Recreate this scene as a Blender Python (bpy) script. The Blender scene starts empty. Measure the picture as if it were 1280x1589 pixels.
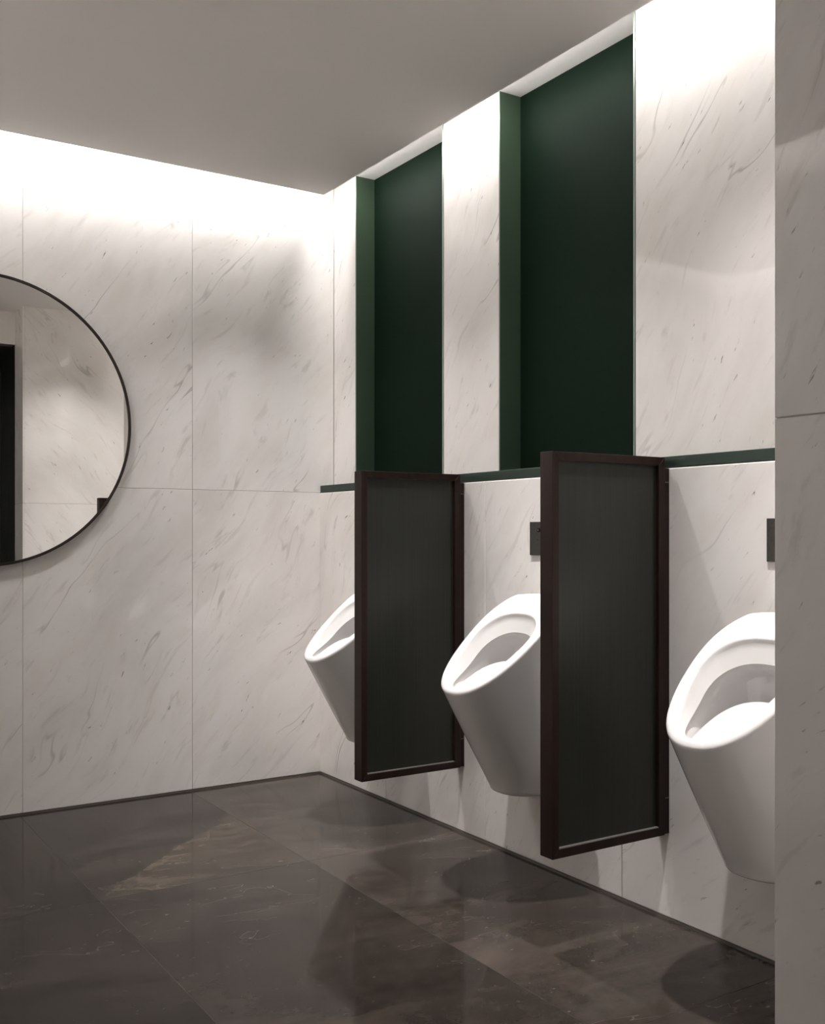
import bpy, bmesh, math, random
from mathutils import Vector, Matrix

# ------------------------------------------------------------------ camera, world, exposure
scn = bpy.context.scene
COL = scn.collection
cam_d = bpy.data.cameras.new('camera')
cam_d.sensor_fit = 'HORIZONTAL'
cam_d.sensor_width = 36.0
cam_d.lens = 36.0 * 1599.0 / 1280.0
cam_d.shift_y = 33.5 / 1280.0
cam_d.clip_start = 0.02
cam = bpy.data.objects.new('camera', cam_d)
COL.objects.link(cam)
cam.location = (-2.198, -4.214, 1.10)
cam.rotation_euler = (math.radians(90), 0, math.radians(-32.69))
scn.camera = cam

world = bpy.data.worlds.new('world')
scn.world = world
world.use_nodes = True
world.node_tree.nodes['Background'].inputs[0].default_value = (0.9, 0.95, 1.0, 1)
world.node_tree.nodes['Background'].inputs[1].default_value = 0.0

vs = scn.view_settings
vs.view_transform = 'Standard'
vs.look = 'None'
vs.gamma = 1.0
vs.use_curve_mapping = False
vs.exposure = 0.0
scn.cycles.use_denoising = True
scn.cycles.max_bounces = 12
scn.cycles.diffuse_bounces = 8
scn.cycles.glossy_bounces = 6
scn.cycles.sample_clamp_indirect = 6.0
scn.cycles.caustics_reflective = False
scn.cycles.caustics_refractive = False

LED_STRENGTH = 104.0
LED_LEFT = 640.0      # the strip opposite the urinals
LED_COL = (1.0, 0.968, 0.945)
SPOT_COL = (1.0, 0.955, 0.935)
SPOT_W = 82.0
BEAM_W = 135.0       # the tight beam inside each downlight
ROOM_W = 60.0
LOBBY_FILL_W = 22.0

# ------------------------------------------------------------------ main dimensions (metres)
UX = 0.0735            # face of the upper right wall (the lower one is X = 0)
ND = 0.168             # face of the niche backs
LT, LB = 1.320, 1.289  # green ledge
LM = 1.286             # top of the lower marble
ZC = 2.618             # underside of the dropped ceiling
ZU = 2.695             # upper ceiling, niche soffits
CX0, CX1 = -2.55, -0.0387
CY1 = -0.112
XL = -2.66             # left wall
COLX, COLY = -0.68, -3.03   # corner of the front wall
COLB = -3.27                # far side of the front wall
LINT = 2.40

# ------------------------------------------------------------------ helpers
def lamp(name, kind, loc, watts, colour, **kw):
    d = bpy.data.lights.new(name, kind)
    d.energy = watts
    d.color = colour
    for k, v in kw.items():
        setattr(d, k, v)
    o = bpy.data.objects.new(name, d)
    COL.objects.link(o)
    o.location = loc
    return o

ORG = {}     # where a thing's own origin was when its parts were built

def bm_box(bm, x0, x1, y0, y1, z0, z1):
    x0, x1 = min(x0, x1), max(x0, x1)
    y0, y1 = min(y0, y1), max(y0, y1)
    z0, z1 = min(z0, z1), max(z0, z1)
    vs_ = [bm.verts.new(p) for p in ((x0,y0,z0),(x1,y0,z0),(x1,y1,z0),(x0,y1,z0),
                                     (x0,y0,z1),(x1,y0,z1),(x1,y1,z1),(x0,y1,z1))]
    for f in ((0,3,2,1),(4,5,6,7),(0,1,5,4),(1,2,6,5),(2,3,7,6),(3,0,4,7)):
        bm.faces.new([vs_[i] for i in f])

def obj(name, bm, m, parent=None, bevel=0.0, seg=1, smooth=False):
    if bevel:
        bmesh.ops.bevel(bm, geom=list(bm.edges), offset=bevel, segments=seg, affect='EDGES', profile=0.5)
    me = bpy.data.meshes.new(name)
    bm.normal_update()
    bm.to_mesh(me)
    bm.free()
    if smooth:
        for p in me.polygons:
            p.use_smooth = True
    me.materials.append(m)
    o = bpy.data.objects.new(name, me)
    COL.objects.link(o)
    if parent is not None:
        o.parent = parent
        org = Vector(parent.location) if parent.type == 'EMPTY' else ORG.get(parent.name, Vector())
        if org.length:
            me.transform(Matrix.Translation(-org))
        ORG[o.name] = org
    return o

def boxes(name, lst, m, parent=None, bevel=0.0, seg=1):
    bm = bmesh.new()
    for b in lst:
        bm_box(bm, *b)
    return obj(name, bm, m, parent, bevel, seg)

def thing(name, loc, label, cat, group=None):
    o = bpy.data.objects.new(name, None)
    o.empty_display_size = 0.1
    COL.objects.link(o)
    o.location = loc
    return tag(o, label, cat, group)

def tag(o, label, cat, group=None):
    o['label'] = label
    o['category'] = cat
    if group:
        o['group'] = group
    return o

def struct(o, label=None, cat=None):
    o['kind'] = 'structure'
    if label:
        o['label'] = label
        o['category'] = cat
    return o

# ------------------------------------------------------------------ materials
def new_mat(name):
    m = bpy.data.materials.new(name)
    m.use_nodes = True
    return m, m.node_tree, m.node_tree.nodes['Principled BSDF']

def plain(name, col, rough=0.5, metal=0.0, spec=0.5, coat=0.0):
    m, nt, p = new_mat(name)
    p.inputs['Base Color'].default_value = (*col, 1)
    p.inputs['Roughness'].default_value = rough
    p.inputs['Metallic'].default_value = metal
    p.inputs['Specular IOR Level'].default_value = spec
    p.inputs['Coat Weight'].default_value = coat
    return m

class NT:
    """small node-building shorthand"""
    def __init__(self, nt):
        self.nt = nt
    def n(self, t, **kw):
        nd = self.nt.nodes.new(t)
        for k, v in kw.items():
            setattr(nd, k, v)
        return nd
    def link(self, a, b):
        self.nt.links.new(a, b)
    def setin(self, sock, v):
        if hasattr(v, 'is_output'):
            self.link(v, sock)
        else:
            sock.default_value = v
    def math(self, op, a, b=0.0, c=0.0, clamp=False):
        nd = self.n('ShaderNodeMath', operation=op)
        nd.use_clamp = clamp
        for i, v in enumerate((a, b, c)):
            self.setin(nd.inputs[i], v)
        return nd.outputs[0]
    def ramp(self, v, lo, hi, a=0.0, b=1.0):
        nd = self.n('ShaderNodeMapRange', interpolation_type='SMOOTHSTEP')
        for i, x in enumerate((v, lo, hi, a, b)):
            self.setin(nd.inputs[i], x)
        return nd.outputs[0]
    def xyz(self, x, y, z):
        nd = self.n('ShaderNodeCombineXYZ')
        for i, v in enumerate((x, y, z)):
            self.setin(nd.inputs[i], v)
        return nd.outputs[0]
    def noise(self, vec, scale, detail=4.0, rough=0.55, dist=0.0):
        nd = self.n('ShaderNodeTexNoise')
        self.link(vec, nd.inputs['Vector'])
        nd.inputs['Scale'].default_value = scale
        nd.inputs['Detail'].default_value = detail
        nd.inputs['Roughness'].default_value = rough
        nd.inputs['Distortion'].default_value = dist
        return nd.outputs['Fac']
    def mix(self, fac, a, b):
        nd = self.n('ShaderNodeMix', data_type='RGBA')
        self.setin(nd.inputs[0], fac)
        for s, v in ((nd.inputs[6], a), (nd.inputs[7], b)):
            if hasattr(v, 'is_output'):
                self.link(v, s)
            else:
                s.default_value = (*v, 1)
        return nd.outputs[2]

def marble(name, axis, sign, angle=52.0, offs=0.0):
    """pale marble, veins leaning up to the right as one faces the wall"""
    m, nt, p = new_mat(name)
    N = NT(nt)
    geo = N.n('ShaderNodeNewGeometry')
    sep = N.n('ShaderNodeSeparateXYZ')
    N.link(geo.outputs['Position'], sep.inputs[0])
    rnd = N.n('ShaderNodeObjectInfo').outputs['Random']
    h = N.math('MULTIPLY', sep.outputs[axis], sign)
    h = N.math('ADD', h, N.math('MULTIPLY', rnd, 13.7))
    v = N.math('ADD', sep.outputs[2], N.math('MULTIPLY', rnd, 31.3))
    # gentle bend so the veins wander
    w = N.noise(N.xyz(h, v, offs), 1.3, 2.0)
    w = N.math('MULTIPLY', N.math('SUBTRACT', w, 0.5), 0.35)
    ca, sa = math.cos(math.radians(angle)), math.sin(math.radians(angle))
    along = N.math('ADD', N.math('MULTIPLY', h, ca), N.math('MULTIPLY', v, sa))
    cross = N.math('ADD', N.math('ADD', N.math('MULTIPLY', h, -sa), N.math('MULTIPLY', v, ca)), w)
    wide = N.xyz(along, N.math('MULTIPLY', cross, 2.4), offs)
    mid = N.xyz(along, N.math('MULTIPLY', cross, 3.6), offs + 5.0)
    thin = N.xyz(along, N.math('MULTIPLY', cross, 3.8), offs + 9.0)
    cloud = N.ramp(N.noise(wide, 2.2, 5.0, 0.6), 0.42, 0.72)
    warm = N.ramp(N.noise(wide, 3.1, 3.0, 0.5), 0.45, 0.75)
    streak = N.ramp(N.noise(mid, 5.5, 5.0, 0.62, 0.12), 0.60, 0.74)
    vlong = N.xyz(N.math('MULTIPLY', along, 0.55), N.math('MULTIPLY', cross, 3.0), offs + 5.0)
    vein_n = N.noise(vlong, 1.9, 3.0, 0.5, 0.05)
    vein = N.ramp(N.math('ABSOLUTE', N.math('SUBTRACT', vein_n, 0.5)), 0.0, 0.011, 1.0, 0.0)
    vmask = N.ramp(N.noise(mid, 1.4, 3.0, 0.6), 0.50, 0.66)
    vein = N.math('MULTIPLY', vein, vmask)
    fleck = N.ramp(N.noise(thin, 15.0, 3.0, 0.6), 0.655, 0.72)
    fmask = N.ramp(N.noise(wide, 2.8, 2.0, 0.5), 0.42, 0.60)
    fleck = N.math('MULTIPLY', fleck, fmask)
    c = N.mix(N.math('MULTIPLY', cloud, 0.6), (0.86, 0.835, 0.815), (0.72, 0.692, 0.668))
    c = N.mix(N.math('MULTIPLY', warm, 0.22), c, (0.70, 0.63, 0.54))
    c = N.mix(N.math('MULTIPLY', streak, 0.34), c, (0.42, 0.39, 0.365))
    hair = N.xyz(along, N.math('MULTIPLY', cross, 8.0), offs + 13.0)
    line = N.ramp(N.noise(hair, 4.2, 5.0, 0.6), 0.58, 0.72)
    c = N.mix(N.math('MULTIPLY', line, 0.22), c, (0.40, 0.36, 0.33))
    c = N.mix(N.math('MULTIPLY', vein, 0.55), c, (0.30, 0.275, 0.26))
    c = N.mix(N.math('MULTIPLY', fleck, 0.80), c, (0.19, 0.175, 0.165))
    N.link(c, p.inputs['Base Color'])
    N.setin(p.inputs['Roughness'], N.ramp(cloud, 0.0, 1.0, 0.035, 0.06))
    p.inputs['Specular IOR Level'].default_value = 0.6
    return m

def floor_stone(name, patch=False):
    m, nt, p = new_mat(name)
    N = NT(nt)
    geo = N.n('ShaderNodeNewGeometry')
    sep = N.n('ShaderNodeSeparateXYZ')
    N.link(geo.outputs['Position'], sep.inputs[0])
    rnd = N.n('ShaderNodeObjectInfo').outputs['Random']
    x = N.math('ADD', sep.outputs[0], N.math('MULTIPLY', rnd, 17.0))
    y = N.math('ADD', sep.outputs[1], N.math('MULTIPLY', rnd, 23.0))
    base = N.xyz(x, y, 2.0)
    lean = N.xyz(N.math('ADD', x, N.math('MULTIPLY', y, 0.5)), N.math('MULTIPLY', y, 2.2), 4.0)
    cloud = N.ramp(N.noise(lean, 2.0, 6.0, 0.62, 0.5), 0.35, 0.72)
    fine = N.noise(base, 22.0, 6.0, 0.7)
    vn = N.noise(lean, 2.3, 4.0, 0.58, 0.6)
    vein = N.ramp(N.math('ABSOLUTE', N.math('SUBTRACT', vn, 0.5)), 0.0, 0.006, 1.0, 0.0)
    vein = N.math('MULTIPLY', vein, N.ramp(N.noise(base, 2.4, 3.0), 0.50, 0.68))
    speck = N.ramp(N.noise(lean, 40.0, 2.0, 0.5), 0.70, 0.76)
    speck = N.math('MULTIPLY', speck, N.ramp(N.noise(base, 3.5, 2.0), 0.42, 0.62))
    c = N.mix(cloud, (0.022, 0.0180, 0.0152), (0.056, 0.0455, 0.0382))
    c = N.mix(N.ramp(fine, 0.35, 0.75, 0.0, 0.45), c, (0.056, 0.0460, 0.0394))
    if patch:
        # one slab is half brown: a vein runs across it from corner to corner
        ex = N.math('ADD', sep.outputs[0], N.math('MULTIPLY', N.math('SUBTRACT', N.noise(base, 5.0, 4.0), 0.5), 0.10))
        # line through (-1.318,-1.08) and (-0.624,-0.442)
        d = N.math('SUBTRACT', N.math('MULTIPLY', N.math('ADD', ex, 1.318), 0.92), N.math('ADD', sep.outputs[1], 1.08))
        side = N.ramp(d, -0.012, 0.012)
        band = N.ramp(N.noise(lean, 6.0, 5.0, 0.65, 0.8), 0.40, 0.66)
        near = N.ramp(d, 0.0, 0.42, 1.0, 0.25)
        br = N.mix(band, (0.055, 0.044, 0.034), (0.120, 0.094, 0.072))
        c = N.mix(N.math('MULTIPLY', side, near), c, br)
    c = N.mix(N.math('MULTIPLY', vein, 0.5), c, (0.17, 0.145, 0.122))
    c = N.mix(N.math('MULTIPLY', speck, 0.6), c, (0.26, 0.24, 0.21))
    tint = N.n('ShaderNodeMix', data_type='RGBA', blend_type='MULTIPLY')
    tint.inputs[0].default_value = 1.0
    N.link(c, tint.inputs[6])
    N.link(N.n('ShaderNodeObjectInfo').outputs['Color'], tint.inputs[7])
    c = tint.outputs[2]
    N.link(c, p.inputs['Base Color'])
    N.setin(p.inputs['Roughness'], N.ramp(fine, 0.3, 0.8, 0.07, 0.12))
    p.inputs['Specular IOR Level'].default_value = 0.13
    return m

def brushed(name, col, rough, axis_scale, metal=0.0, spec=0.5, amount=0.25, bump=0.02):
    m, nt, p = new_mat(name)
    N = NT(nt)
    tc = N.n('ShaderNodeTexCoord')
    mp = N.n('ShaderNodeMapping')
    mp.inputs['Scale'].default_value = axis_scale
    N.link(tc.outputs['Object'], mp.inputs[0])
    g = N.noise(mp.outputs[0], 1.0, 4.0, 0.6)
    N.link(N.mix(N.ramp(g, 0.3, 0.7, 0.0, 1.0), tuple(x * (1 - amount) for x in col), tuple(x * (1 + amount) for x in col)),
           p.inputs['Base Color'])
    N.setin(p.inputs['Roughness'], N.ramp(g, 0.3, 0.7, rough * 0.85, rough * 1.2))
    p.inputs['Metallic'].default_value = metal
    p.inputs['Specular IOR Level'].default_value = spec
    if bump:
        b = N.n('ShaderNodeBump')
        b.inputs['Strength'].default_value = bump
        b.inputs['Distance'].default_value = 0.002
        N.link(g, b.inputs['Height'])
        N.link(b.outputs[0], p.inputs['Normal'])
    return m

def paint(name, col, rough, var=0.03, spec=0.5):
    m, nt, p = new_mat(name)
    N = NT(nt)
    geo = N.n('ShaderNodeNewGeometry')
    g = N.noise(geo.outputs['Position'], 3.0, 4.0)
    N.link(N.mix(g, tuple(x * (1 - var) for x in col), tuple(x * (1 + var) for x in col)), p.inputs['Base Color'])
    p.inputs['Roughness'].default_value = rough
    p.inputs['Specular IOR Level'].default_value = spec
    return m

def emitter(name, col, strength):
    m = bpy.data.materials.new(name)
    m.use_nodes = True
    nt = m.node_tree
    nt.nodes.clear()
    e = nt.nodes.new('ShaderNodeEmission')
    e.inputs[0].default_value = (*col, 1)
    e.inputs[1].default_value = strength
    o = nt.nodes.new('ShaderNodeOutputMaterial')
    nt.links.new(e.outputs[0], o.inputs[0])
    return m

M = {
    'marble_x': marble('marble_back', 0, 1.0, 52, 0.0),
    'marble_y': marble('marble_right', 1, -1.0, 55, 3.0),
    'marble_yl': marble('marble_left', 1, 1.0, 52, 7.0),
    'marble_xf': marble('marble_front', 0, -1.0, 50, 11.0),
    'grout': paint('grout', (0.42, 0.395, 0.37), 0.8),
    'floor': floor_stone('floor_stone'),
    'floor_patch': floor_stone('floor_stone_brown', True),
    'floor_grout': paint('floor_grout', (0.06, 0.052, 0.045), 0.6),
    'ceiling': paint('ceiling_paint', (0.88, 0.858, 0.83), 0.9, 0.012),
    'green': paint('niche_green_dark', (0.0030, 0.0078, 0.0045), 0.55, 0.04, 0.03),  # niche backs, a much darker green than the niche sides
    'niche_green_pale': paint('niche_green_pale', (0.027, 0.046, 0.028), 0.42, 0.05, 0.30),
    'green_edge': paint('green_edge', (0.014, 0.027, 0.0195), 0.42, 0.05, 0.3),
    'bead': brushed('bead_metal', (0.22, 0.26, 0.225), 0.4, (60, 60, 2), 0.3, 0.5, 0.1, 0.0),
    'bronze': brushed('dark_bronze', (0.018, 0.0098, 0.0074), 0.36, (50, 50, 3), 0.3, 0.22, 0.2, 0.01),
    'panel': brushed('brushed_panel', (0.0110, 0.0130, 0.0095), 0.34, (260, 260, 2.2), 0.0, 0.36, 0.22, 0.10),
    'ceramic': plain('ceramic', (0.73, 0.718, 0.71), 0.06, 0.0, 0.5, 0.3),
    'skirt': paint('skirting_metal', (0.09, 0.08, 0.07), 0.35, 0.1),
    'plate': brushed('flush_plate', (0.070, 0.066, 0.060), 0.32, (3, 120, 120), 0.5, 0.5, 0.15, 0.0),
    'black': paint('sensor_glass', (0.012, 0.012, 0.012), 0.12, 0.0),
    'steel': brushed('strip_steel', (0.32, 0.31, 0.30), 0.3, (2, 60, 60), 0.6, 0.5, 0.1, 0.0),
    'screw': plain('screw_steel', (0.22, 0.20, 0.18), 0.3, 0.9),
    'mirror': plain('mirror_silver', (0.90, 0.90, 0.885), 0.0, 1.0),
    'mframe': brushed('mirror_frame', (0.035, 0.028, 0.024), 0.35, (20, 20, 20), 0.6, 0.5, 0.15, 0.0),
    'dark': brushed('dark_panelling', (0.016, 0.018, 0.015), 0.4, (90, 90, 2), 0.0, 0.4, 0.2, 0.0),
    'channel': plain('aluminium', (0.6, 0.6, 0.6), 0.4, 0.9),
    'led': emitter('led_diffuser', LED_COL, LED_STRENGTH),
    'led_left': emitter('led_diffuser_left', LED_COL, LED_LEFT),
    'seal': plain('white_sealant', (0.75, 0.73, 0.70), 0.5),
}

# ------------------------------------------------------------------ lamps over the urinals (recessed, flush with the ceiling)
for yy in (-0.60, -1.60, -2.57):
    o = lamp('downlight', 'SPOT', (-0.42, yy, ZC - 0.004), SPOT_W, SPOT_COL,
             spot_size=math.radians(92), spot_blend=1.0, shadow_soft_size=0.022)
    o = lamp('downlight_beam', 'SPOT', (-0.42, yy, ZC - 0.004), BEAM_W, SPOT_COL,
             spot_size=math.radians(48), spot_blend=0.9, shadow_soft_size=0.022)
for xx, yy in ((-1.75, -0.95),):
    o = lamp('downlight', 'SPOT', (xx, yy, ZC - 0.004), ROOM_W, SPOT_COL,
             spot_size=math.radians(145), spot_blend=1.0, shadow_soft_size=0.05)
o = lamp('lobby_fill_lamp', 'SPOT', (-1.75, -4.7, LINT - 0.004), LOBBY_FILL_W, SPOT_COL,  # fill lamp added behind the camera, not a known fitting
         spot_size=math.radians(165), spot_blend=1.0, shadow_soft_size=0.06)

# ------------------------------------------------------------------ room shell
GAP = 0.0008

def panel(name, b, m, parent, bevel=0.0012):
    return boxes(name, [b], m, parent, bevel)

# floor
floor = struct(boxes('floor', [(XL - 0.1, 0.02, -5.8, 0.02, -0.06, -0.0008)], M['floor_grout']))
xs = [0.0, -0.622, -1.318, -2.014, XL]
ys = [0.0, -1.11, -2.55, -3.99, -5.7]
for i in range(len(xs) - 1):
    for j in range(len(ys) - 1):
        mt = M['floor_patch'] if (i, j) == (1, 0) else M['floor']
        tl = panel('tile', (xs[i + 1] + GAP, xs[i] - GAP, ys[j + 1] + GAP, ys[j] - GAP, -0.02, 0.0), mt, floor, 0.0003)
        tone = (1.12, 0.76, 0.60, 0.60)[i] * (1.0, 1.0, 0.9, 1.0)[j]     # lighter slabs by the urinals, darker towards the left wall
        tl.color = (tone, tone, tone, 1)

# back wall
wall_back = struct(boxes('wall_back', [(XL - 0.1, 0.30, 0.003, 0.12, 0.0, ZU + 0.02)], M['grout']))
bx = [0.0, -0.611, -1.304, -1.997, XL]
for i in range(4):
    r = bx[i] if i else UX
    lower_r = bx[i] if i else 0.003
    panel('panel', (bx[i + 1] + GAP, lower_r - GAP, 0.0, 0.012, 0.008, LM + 0.002 - GAP), M['marble_x'], wall_back)
    panel('panel', (bx[i + 1] + GAP, r - GAP, 0.0, 0.012, LM + 0.002 + GAP, ZU), M['marble_x'], wall_back)
struct(boxes('baseboard_back', [(XL, 0.0, -0.0012, 0.003, 0.0, 0.0075), (XL, 0.0, -0.003, 0.003, 0.0, 0.0035)], M['skirt']))

# right wall: lower block, recessed upper piers, niches between
YE = COLY
n1a, n1b, n2a, n2b = -0.206, -0.898, -1.254, -1.933
wall_right = struct(boxes('wall_right', [
    (0.003, 0.30, YE, 0.003, 0.0, LM - 0.004),
    (0.19, 0.30, YE, 0.003, LM - 0.004, ZU),
    (UX + 0.003, 0.19, n1a + 0.005, 0.003, LT, ZU),
    (UX + 0.003, 0.19, n2a + 0.005, n1b - 0.005, LT, ZU),
    (UX + 0.003, 0.19, YE, n2b - 0.005, LT, ZU)], M['grout']))
ly = [0.0, -0.588, -1.267, -1.952, -2.634, YE]
for i in range(5):
    panel('panel', (0.0, 0.012, ly[i + 1] + GAP, ly[i] - (GAP if i else 0), 0.008, LM), M['marble_y'], wall_right, 0.0022)
for a, b in ((0.0, n1a), (n1b, n2a), (n2b, YE)):
    panel('panel', (UX, UX + 0.012, b + 0.0008, a - 0.0008, LT + 0.002, ZU), M['marble_y'], wall_right, 0.0018)
struct(boxes('baseboard_right', [(-0.0012, 0.003, YE, 0.0, 0.0, 0.0075), (-0.003, 0.003, YE, 0.0, 0.0, 0.0035)], M['skirt']))

ledge = boxes('trim_1', [(0.003, 0.19, YE, -0.0005, LB, LT)], M['green_edge'], None, 0.0012)
tag(ledge, 'narrow dark green metal ledge running along the top of the lower marble wall', 'ledge')
struct(ledge)

for a, b, lab in ((n1a, n1b, 'tall dark green recessed niche in the marble wall, nearer the round mirror'),
                  (n2a, n2b, 'tall dark green recessed niche in the marble wall, wider one nearer the grey column')):
    t = thing('wall_niche', (ND, (a + b) / 2, LT), lab, 'niche', 'green niches above the urinals')
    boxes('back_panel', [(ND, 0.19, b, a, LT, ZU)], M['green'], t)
    boxes('side_panel', [(UX - 0.001, ND, a - 0.004, a + 0.0, LT, ZU)], M['niche_green_pale'], t)
    boxes('side_panel', [(UX - 0.001, ND, b, b + 0.004, LT, ZU)], M['niche_green_pale'], t)
    boxes('edge_bead', [(UX - 0.0025, UX + 0.001, a - 0.0042, a + 0.0008, LT, ZU)], M['bead'], t, 0.0006)
    boxes('edge_bead', [(UX - 0.0025, UX + 0.001, b - 0.0008, b + 0.0062, LT, ZU)], M['bead'], t, 0.0006)

# left wall
wall_left = struct(boxes('wall_left', [(XL - 0.12, XL - 0.003, -5.8, 0.003, 0.0, ZU + 0.02)], M['grout']))
yy = 0.0
k = 0
while yy > -5.6:
    y2 = max(yy - 0.695, -5.7)
    for z0, z1 in ((0.008, LM), (LM + 0.002, ZU)):
        panel('panel', (XL - 0.012, XL, y2 + GAP, yy - GAP, z0, z1), M['marble_yl'], wall_left)
    yy = y2
struct(boxes('baseboard_left', [(XL - 0.003, XL + 0.0012, -5.7, 0.0, 0.0, 0.0075)], M['skirt']))

# front wall: the marble return beside the urinals and the lintel over the entrance
wall_front = struct(boxes('wall_front', [
    (COLX + 0.003, 0.30, COLB, COLY - 0.003, 0.0, ZU),
    (XL, COLX + 0.003, COLB - 0.12, COLB, LINT, ZU)], M['grout']))
for z0, z1 in ((0.008, LM + 0.016), (LM + 0.018, ZC + 0.01)):
    panel('panel', (COLX + 0.0125, 0.0, COLY - 0.012, COLY, z0, z1), M['marble_xf'], wall_front, 0.0010)
    panel('panel', (COLX, COLX + 0.012, COLB, COLY, z0, z1), M['marble_y'], wall_front, 0.0010)
panel('plaster', (XL, COLX, COLB - 0.004, COLB + 0.004, LINT - 0.004, ZC), M['ceiling'], wall_front, 0.001)
struct(boxes('baseboard_front', [(COLX - 0.0012, COLX + 0.003, COLB, COLY, 0.0, 0.0075),
                                 (COLX, 0.0, COLY - 0.003, COLY + 0.0012, 0.0, 0.0075)], M['skirt']))

# the unlit lobby behind the entrance
lobby = struct(boxes('wall_lobby', [(XL, 0.3, -5.86, -5.72, 0.0, ZU), (COLX + 0.02, 0.30, -5.72, COLB - 0.001, 0.0, ZU)], M['grout']))
for i in range(4):
    x1 = COLX + 0.02 - i * 0.49
    panel('panel', (x1 - 0.488, x1, -5.72, -5.70, 0.0, LINT), M['dark'], lobby, 0.002)
for i in range(5):
    y1 = COLB - 0.004 - i * 0.485
    panel('panel', (COLX + 0.004, COLX + 0.02, y1 - 0.483, y1, 0.0, LINT), M['dark'], lobby, 0.002)

# ceiling: dropped panel with a lit gap along three walls, slab above
struct(boxes('ceiling', [(CX0, CX1, COLY + 0.0005, CY1, ZC, ZC + 0.028), (CX0, COLX, COLB, COLY + 0.0005, ZC, ZC + 0.028)], M['ceiling']))
struct(boxes('ceiling_upper', [(XL - 0.1, 0.30, -3.40, 0.10, ZU, ZU + 0.06)], M['ceiling']))
struct(boxes('ceiling_lobby', [(XL, 0.30, -5.86, COLB - 0.12, LINT, LINT + 0.05)], M['dark']))

# LED strips hidden above the ceiling edge
def led(a, b, wall_dir, label, glow='led'):
    a, b, d = Vector(a), Vector(b), Vector(wall_dir)
    up = Vector((0, 0, 1))
    t = thing('led_strip', (a + b) / 2, label, 'lamp', 'cove lights above the ceiling edge')
    nrm = (d * 0.45 - up).normalized()         # faces the wall and down
    side = (d + up * 0.45).normalized()
    w = 0.008
    for name, off0, off1, mt in (('channel', -0.006, -0.0005, M['channel']), ('diffuser', -0.0005, 0.002, M[glow])):
        bm = bmesh.new()
        vv = []
        for e in (a, b):
            for sgn, of in ((-1, off0), (1, off0), (1, off1), (-1, off1)):
                vv.append(bm.verts.new(e + side * w * sgn + nrm * of))
        for q in range(4):
            bm.faces.new((vv[q], vv[(q + 1) % 4], vv[4 + (q + 1) % 4], vv[4 + q]))
        bm.faces.new(vv[:4][::-1])
        bm.faces.new(vv[4:])
        bmesh.ops.recalc_face_normals(bm, faces=list(bm.faces))
        obj(name, bm, mt, t)
    return t

zl = ZC + 0.042
led((CX1 + 0.006, -0.13, zl), (CX1 + 0.006, COLY + 0.02, zl), (1, 0, 0), 'hidden light strip above the ceiling edge along the urinal wall')
led((CX0 + 0.02, CY1 + 0.006, zl), (CX1 - 0.02, CY1 + 0.006, zl), (0, 1, 0), 'hidden light strip above the ceiling edge along the mirror wall')
led((CX0 - 0.006, -0.13, zl), (CX0 - 0.006, COLB + 0.02, zl), (-1, 0, 0), 'hidden light strip above the ceiling edge along the wall opposite the urinals', 'led_left')

# ------------------------------------------------------------------ urinals
KT = 0.7061
XLIP, ZLIP = -0.3922, 0.6113
LTOP, WO, AO, NO = 0.476, 0.1685, 0.0868, 2.2852
IL0, IL1, WI, AI, NI = 0.0303, 0.3633, 0.1228, 0.1983, 2.4028
ZFLAT = 0.902
NPH = 112

def ring_uv(L0, L1, w, a, n, ph):
    cu, su = math.cos(ph), math.sin(ph)
    e = 2.0 / n
    u = (1 - math.copysign(abs(cu) ** e, cu)) / 2
    v = math.copysign(abs(su) ** e, su) * w * (1 - a * math.cos(math.pi * u))
    return u, L0 + (L1 - L0) * u, v

def slope(U):
    return XLIP + U * math.cos(KT), ZLIP + U * math.sin(KT) - 0.0057 * math.sin(math.pi * min(1, U / 0.476))

def rings_of_urinal():
    O, I, B, UU, UI = [], [], [], [], []
    for i in range(NPH):
        ph = 2 * math.pi * i / NPH
        u, U, v = ring_uv(0, LTOP, WO, AO, NO, ph)
        x, z = slope(U)
        uf = (ZFLAT - ZLIP) / math.sin(KT)          # where the rim levels off towards the wall
        if U > uf:
            xc, zc_ = slope(uf)
            xt, _ = slope(LTOP)
            k_ = (U - uf) / (LTOP - uf)
            x = xc + (x - xc) * (0.0 - xc) / (xt - xc)
            z = zc_ + 0.004 * math.sin(k_ * math.pi / 2)
        O.append(Vector((x, v, z)))
        UU.append(u)
        ui, Ui, vi = ring_uv(IL0, IL1, WI, AI, NI, ph)
        xi, zi = slope(Ui)
        I.append(Vector((xi, vi, zi)))
        UI.append(ui)
        s_ = min(1.0, u / 0.62)
        xb = -0.212 + 0.212 * (1 - (1 - s_) ** 1.15)
        vb = (v / (WO * (1 - AO * math.cos(math.pi * u)))) * 0.125
        B.append(Vector((min(xb, -0.0005), vb, 0.292)))
    return O, I, B, UU, UI

def loft(name, rings, m, parent, cap_last=None, cap_first=False):
    bm = bmesh.new()
    R = [[bm.verts.new(p) for p in r] for r in rings]
    n = len(R[0])
    for a, b in zip(R[:-1], R[1:]):
        for i in range(n):
            j = (i + 1) % n
            bm.faces.new((a[i], a[j], b[j], b[i]))
    if cap_last is not None:
        c = bm.verts.new(cap_last)
        for i in range(n):
            bm.faces.new((R[-1][i], R[-1][(i + 1) % n], c))
    bmesh.ops.recalc_face_normals(bm, faces=list(bm.faces))
    return obj(name, bm, m, parent, smooth=True)

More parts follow.
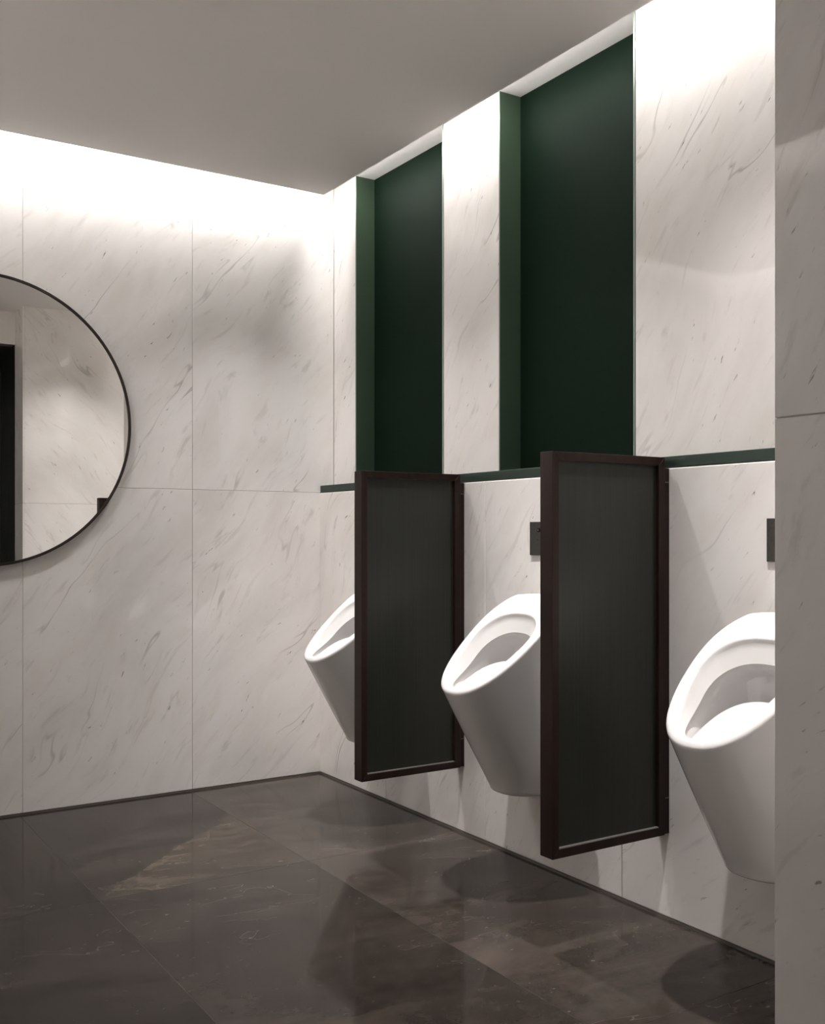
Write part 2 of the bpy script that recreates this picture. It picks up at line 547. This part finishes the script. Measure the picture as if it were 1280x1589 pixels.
def make_urinal(label):
    t = thing('urinal', (0, 0, 0), label, 'urinal', 'wall-hung urinals')
    O, I, B, UU, UI = rings_of_urinal()
    nrm = Vector((-math.sin(KT), 0, math.cos(KT)))
    down = [(B[i] - O[i]).normalized() for i in range(NPH)]
    # outer shell
    shell = []
    for q in range(15):
        tt = q / 14.0
        rr = []
        for i in range(NPH):
            A = O[i] + down[i] * 0.012
            p = A.lerp(B[i], tt)
            p.y *= 1 + 0.035 * math.sin(math.pi * tt)
            rr.append(p)
        shell.append(rr)
    cb = Vector((-0.09, 0, 0.272))
    for f_, dz in ((0.985, -0.007), (0.95, -0.012), (0.88, -0.016), (0.7, -0.018), (0.3, -0.019)):
        shell.append([Vector((cb.x + (b.x - cb.x) * f_ if b.x < cb.x else b.x, b.y * f_, 0.292 + dz)) for b in B])
    body = loft('shell', shell, M['ceramic'], t, cap_last=cb)
    # rim
    tip = I[0].copy()
    prof = []
    for i in range(NPH):
        d = (I[i] - O[i])
        w = d.length
        d.normalize()
        r = 0.010
        pts = [O[i] + down[i] * 0.012, O[i] + down[i] * r]
        for a_ in (30, 60, 90):
            s_, c_ = math.sin(math.radians(a_)), math.cos(math.radians(a_))
            pts.append(O[i] + down[i] * r * (1 - s_) + d * r * (1 - c_))
        ri = 0.011
        pts.append(O[i] + d * (r + (w - ri - r) * 0.33) + nrm * 0.0012)
        pts.append(O[i] + d * (r + (w - ri - r) * 0.66) + nrm * 0.0012)
        base = O[i] + d * (w - ri)
        pts.append(base)
        for a_ in (30, 60, 90):
            s_, c_ = math.sin(math.radians(a_)), math.cos(math.radians(a_))
            pts.append(base + d * ri * s_ - nrm * ri * (1 - c_))
        g = math.sin(math.pi / 2 * min(1.0, UI[i] / 0.55))
        dp = 0.014 + 0.044 * g
        end = tip + (I[i] - tip) * 0.875 - nrm * (dp * 0.80)
        st = pts[-1]
        for k_ in (0.33, 0.66, 1.0):
            pts.append(st.lerp(end, k_))
        prof.append(pts)
    rim = [[prof[i][k_] for i in range(NPH)] for k_ in range(len(prof[0]))]
    loft('rim', rim, M['ceramic'], t)
    # basin: starts behind the sharp lower edge of the rim, widens and closes at the drain
    E = rim[-1]
    ce = sum(E, Vector()) / NPH
    drain = Vector((-0.125, 0, 0.470))
    basin = [E]
    out = []
    for i, e in enumerate(E):
        o_ = (e - ce)
        o_.normalize()
        g = math.sin(math.pi / 2 * min(1.0, UI[i] / 0.55))
        out.append(e + Vector((o_.x * 0.034 * g, o_.y * 0.034 * g, 0.006 * g)))
    basin.append(out)
    for q in range(1, 16):
        tt = q / 16.0
        rr = []
        for i in range(NPH):
            p0 = out[i]
            k_ = tt ** (1.15 + 1.1 * min(1.0, UI[i] / 0.45))
            zz = p0.z + (drain.z - p0.z) * (1 - (1 - tt) ** (1.35 + 0.9 * min(1.0, UI[i] / 0.45)))
            p = Vector((p0.x + (drain.x - p0.x) * k_, p0.y * (1 - k_), zz))
            A = O[i] + down[i] * 0.012     # keep inside the shell
            ts = min(1.0, max(0.0, (A.z - zz) / (A.z - B[i].z)))
            S = A.lerp(B[i], ts)
            if abs(p.y) > abs(S.y) - 0.016:
                p.y = math.copysign(max(0.0, abs(S.y) - 0.016), p.y)
            p.x = min(max(p.x, S.x + 0.016), -0.012)
            rr.append(p)
        basin.append(rr)
    loft('basin', basin, M['ceramic'], t, cap_last=drain)
    # mound added behind the lip to give the bowl its patch of light
    bm = bmesh.new()
    na, nr = 40, 14
    grid = []
    for q in range(nr + 1):
        r_ = q / nr
        row = []
        for j in range(na + 1):
            al = math.pi * (j / na - 0.5)
            U = 0.022 + 0.265 * r_ * math.cos(al)
            v = 0.092 * r_ * math.sin(al)
            x, z = slope(U)
            p = Vector((x, v, z)) - nrm * (0.020 + 0.125 * r_ ** 3)
            row.append(bm.verts.new(p))
        grid.append(row)
    for q in range(nr):
        for j in range(na):
            bm.faces.new((grid[q][j], grid[q][j + 1], grid[q + 1][j + 1], grid[q + 1][j]))
    bmesh.ops.remove_doubles(bm, verts=list(bm.verts), dist=1e-6)
    bmesh.ops.recalc_face_normals(bm, faces=list(bm.faces))
    obj('light_mound', bm, M['ceramic'], t, smooth=True)
    # strainer
    bm = bmesh.new()
    bmesh.ops.create_cone(bm, cap_ends=True, segments=24, radius1=0.03, radius2=0.026, depth=0.006,
                          matrix=Matrix.Translation((-0.125, 0, 0.476)))
    obj('strainer', bm, M['screw'], t)
    return t

def copy_tree(o):
    c = o.copy()
    COL.objects.link(c)
    for ch in list(o.children):
        k_ = ch.copy()
        COL.objects.link(k_)
        k_.parent = c
        for g in list(ch.children):
            g2 = g.copy()
            COL.objects.link(g2)
            g2.parent = k_
    return c

urinal = make_urinal('white ceramic urinal in the far corner, partly hidden by the first dark partition')
urinal.location = (0, -0.656, 0)
u2 = copy_tree(urinal)
u2['label'] = 'white ceramic urinal hanging between the two dark partitions'
u2.location = (0, -1.6115, 0)
u3 = copy_tree(urinal)
u3['label'] = 'white ceramic urinal nearest the camera, cut off by the marble column'
u3.location = (0, -2.5668, 0)

# ------------------------------------------------------------------ flush plates
def rounded_slot(bm, y0, y1, z0, z1, x0, x1, n=8):
    r = (z1 - z0) / 2
    zc = (z0 + z1) / 2
    pts = []
    for i in range(n + 1):
        a = math.pi / 2 + math.pi * i / n
        pts.append((y0 + r + r * math.cos(a), zc + r * math.sin(a)))
    for i in range(n + 1):
        a = -math.pi / 2 + math.pi * i / n
        pts.append((y1 - r + r * math.cos(a), zc + r * math.sin(a)))
    A = [bm.verts.new((x0, p[0], p[1])) for p in pts]
    Bv = [bm.verts.new((x1, p[0], p[1])) for p in pts]
    bm.faces.new(A)
    bm.faces.new(Bv[::-1])
    for i in range(len(pts)):
        j = (i + 1) % len(pts)
        bm.faces.new((A[i], A[j], Bv[j], Bv[i]))
    bmesh.ops.recalc_face_normals(bm, faces=list(bm.faces))

def make_plate(label):
    t = thing('flush_plate', (0, 0, 1.084), label, 'flush plate', 'flush plates above the urinals')
    def at(o):
        o.location = (0, 0, 0)
        return o
    boxes('plate', [(-0.006, 0.0005, -0.0875, 0.0875, 1.028, 1.139)], M['plate'], t, 0.0008)
    boxes('backing', [(-0.003, 0.0005, -0.084, 0.084, 1.031, 1.136)], M['black'], t)
    bm = bmesh.new()
    rounded_slot(bm, -0.051, 0.051, 1.105, 1.118, -0.0066, -0.005)
    w_ = obj('sensor_window', bm, M['black'], t)
    bm = bmesh.new()
    bmesh.ops.create_cone(bm, cap_ends=True, segments=16, radius1=0.0035, radius2=0.0035, depth=0.002,
                          matrix=Matrix.Translation((-0.0068, 0.044, 1.1115)) @ Matrix.Rotation(math.pi / 2, 4, 'Y'))
    obj('sensor_eye', bm, M['screw'], w_)
    return t

pl = make_plate('dark metal flush plate above the urinal in the far corner')
pl.location = (0, -0.656, 1.084)
p2 = copy_tree(pl)
p2['label'] = 'dark metal flush plate peeking out behind the nearer partition'
p2.location = (0, -1.6115, 1.084)
p3 = copy_tree(pl)
p3['label'] = 'dark metal flush plate beside the marble column'
p3.location = (0, -2.5668, 1.084)

# ------------------------------------------------------------------ partitions
def prism(name, quad, y0, y1, m, parent, bevel=0.0008):
    """quad: four (x, z) corners of a mitred frame member"""
    bm = bmesh.new()
    A = [bm.verts.new((x, y0, z)) for x, z in quad]
    Bv = [bm.verts.new((x, y1, z)) for x, z in quad]
    bm.faces.new(A)
    bm.faces.new(Bv[::-1])
    for i in range(4):
        j = (i + 1) % 4
        bm.faces.new((A[i], A[j], Bv[j], Bv[i]))
    bmesh.ops.recalc_face_normals(bm, faces=list(bm.faces))
    return obj(name, bm, m, parent, bevel)

def make_partition(label):
    t = thing('partition', (0, 0, 0.246), label, 'partition', 'dark partitions between the urinals')
    x0, x1, z0, z1 = -0.435, -0.020, 0.246, 1.316
    w = 0.024
    y0, y1 = -0.025, 0.025
    prism('top_rail', [(x0, z1), (x1, z1), (x1 - w, z1 - w), (x0 + w, z1 - w)], y0, y1, M['bronze'], t)
    prism('bottom_rail', [(x0, z0), (x1, z0), (x1 - w, z0 + w), (x0 + w, z0 + w)], y0, y1, M['bronze'], t)
    prism('stile', [(x0, z0), (x0, z1), (x0 + w, z1 - w), (x0 + w, z0 + w)], y0, y1, M['bronze'], t)
    prism('stile', [(x1, z0), (x1, z1), (x1 - w, z1 - w), (x1 - w, z0 + w)], y0, y1, M['bronze'], t)
    boxes('panel', [(x0 + w - 0.004, x1 - w + 0.004, -0.013, 0.013, z0 + w - 0.004, z1 - w + 0.004)], M['panel'], t)
    for sgn in (-1, 1):  # pale strip added to show the lit line along the bottom rail
        boxes('bright_strip', [(x0 + w, x1 - w, sgn * 0.0125, sgn * 0.0235, z0 + w - 0.001, z0 + w + 0.0022)], M['steel'], t)
    br = boxes('wall_bracket', [(x1 - 0.004, 0.0, -0.0225, 0.0225, z0 + 0.002, LM - 0.001)], M['bronze'], t, 0.0008)
    for sgn in (-1, 1):
        for zz in (1.245, 0.35):
            for dx in (-0.0135, -0.006):
                bm = bmesh.new()
                bmesh.ops.create_cone(bm, cap_ends=True, segments=12, radius1=0.0022, radius2=0.0015, depth=0.002,
                                      matrix=Matrix.Translation((dx, sgn * 0.0232, zz)) @ Matrix.Rotation(math.pi / 2, 4, 'X'))
                obj('screw', bm, M['screw'], br)
    return t

pa = make_partition('dark bronze framed partition between the far corner urinal and the middle urinal')
pa.location = (0, -1.118, 0.246)
pb = copy_tree(pa)
pb['label'] = 'dark bronze framed partition between the middle urinal and the one nearest the column'
pb.location = (0, -2.119, 0.246)

# ------------------------------------------------------------------ round mirror
MX, MZ, MR = -1.449, 1.536, 0.563
mt = thing('round_mirror', (MX, 0, MZ), 'large round wall mirror with a thin black metal frame', 'mirror')
def annulus(name, r0, r1, ya, yb, m, seg=128):
    bm = bmesh.new()
    V = []
    for k in range(seg):
        a = 2 * math.pi * k / seg
        c_, s_ = math.cos(a), math.sin(a)
        V.append([bm.verts.new((MX + r * c_, y, MZ + r * s_)) for r, y in ((r0, ya), (r1, ya), (r1, yb), (r0, yb))])
    for k in range(seg):
        A, Bv = V[k], V[(k + 1) % seg]
        for q in range(4):
            bm.faces.new((A[q], A[(q + 1) % 4], Bv[(q + 1) % 4], Bv[q]))
    bmesh.ops.recalc_face_normals(bm, faces=list(bm.faces))
    return obj(name, bm, m, mt)
annulus('frame', MR - 0.007, MR, -0.034, -0.004, M['mframe'])
annulus('frame_lip', MR - 0.0105, MR - 0.0055, -0.0318, -0.010, M['mframe'])
bm = bmesh.new()
bmesh.ops.create_cone(bm, cap_ends=True, segments=128, radius1=MR - 0.008, radius2=MR - 0.008, depth=0.005,
                      matrix=Matrix.Translation((MX, -0.026, MZ)) @ Matrix.Rotation(math.radians(-0.05), 4, 'Z') @ Matrix.Rotation(math.pi / 2, 4, 'X'))
obj('glass', bm, M['mirror'], mt)
annulus('wall_mount', MR - 0.22, MR - 0.12, -0.024, 0.0, M['mframe'], 48)
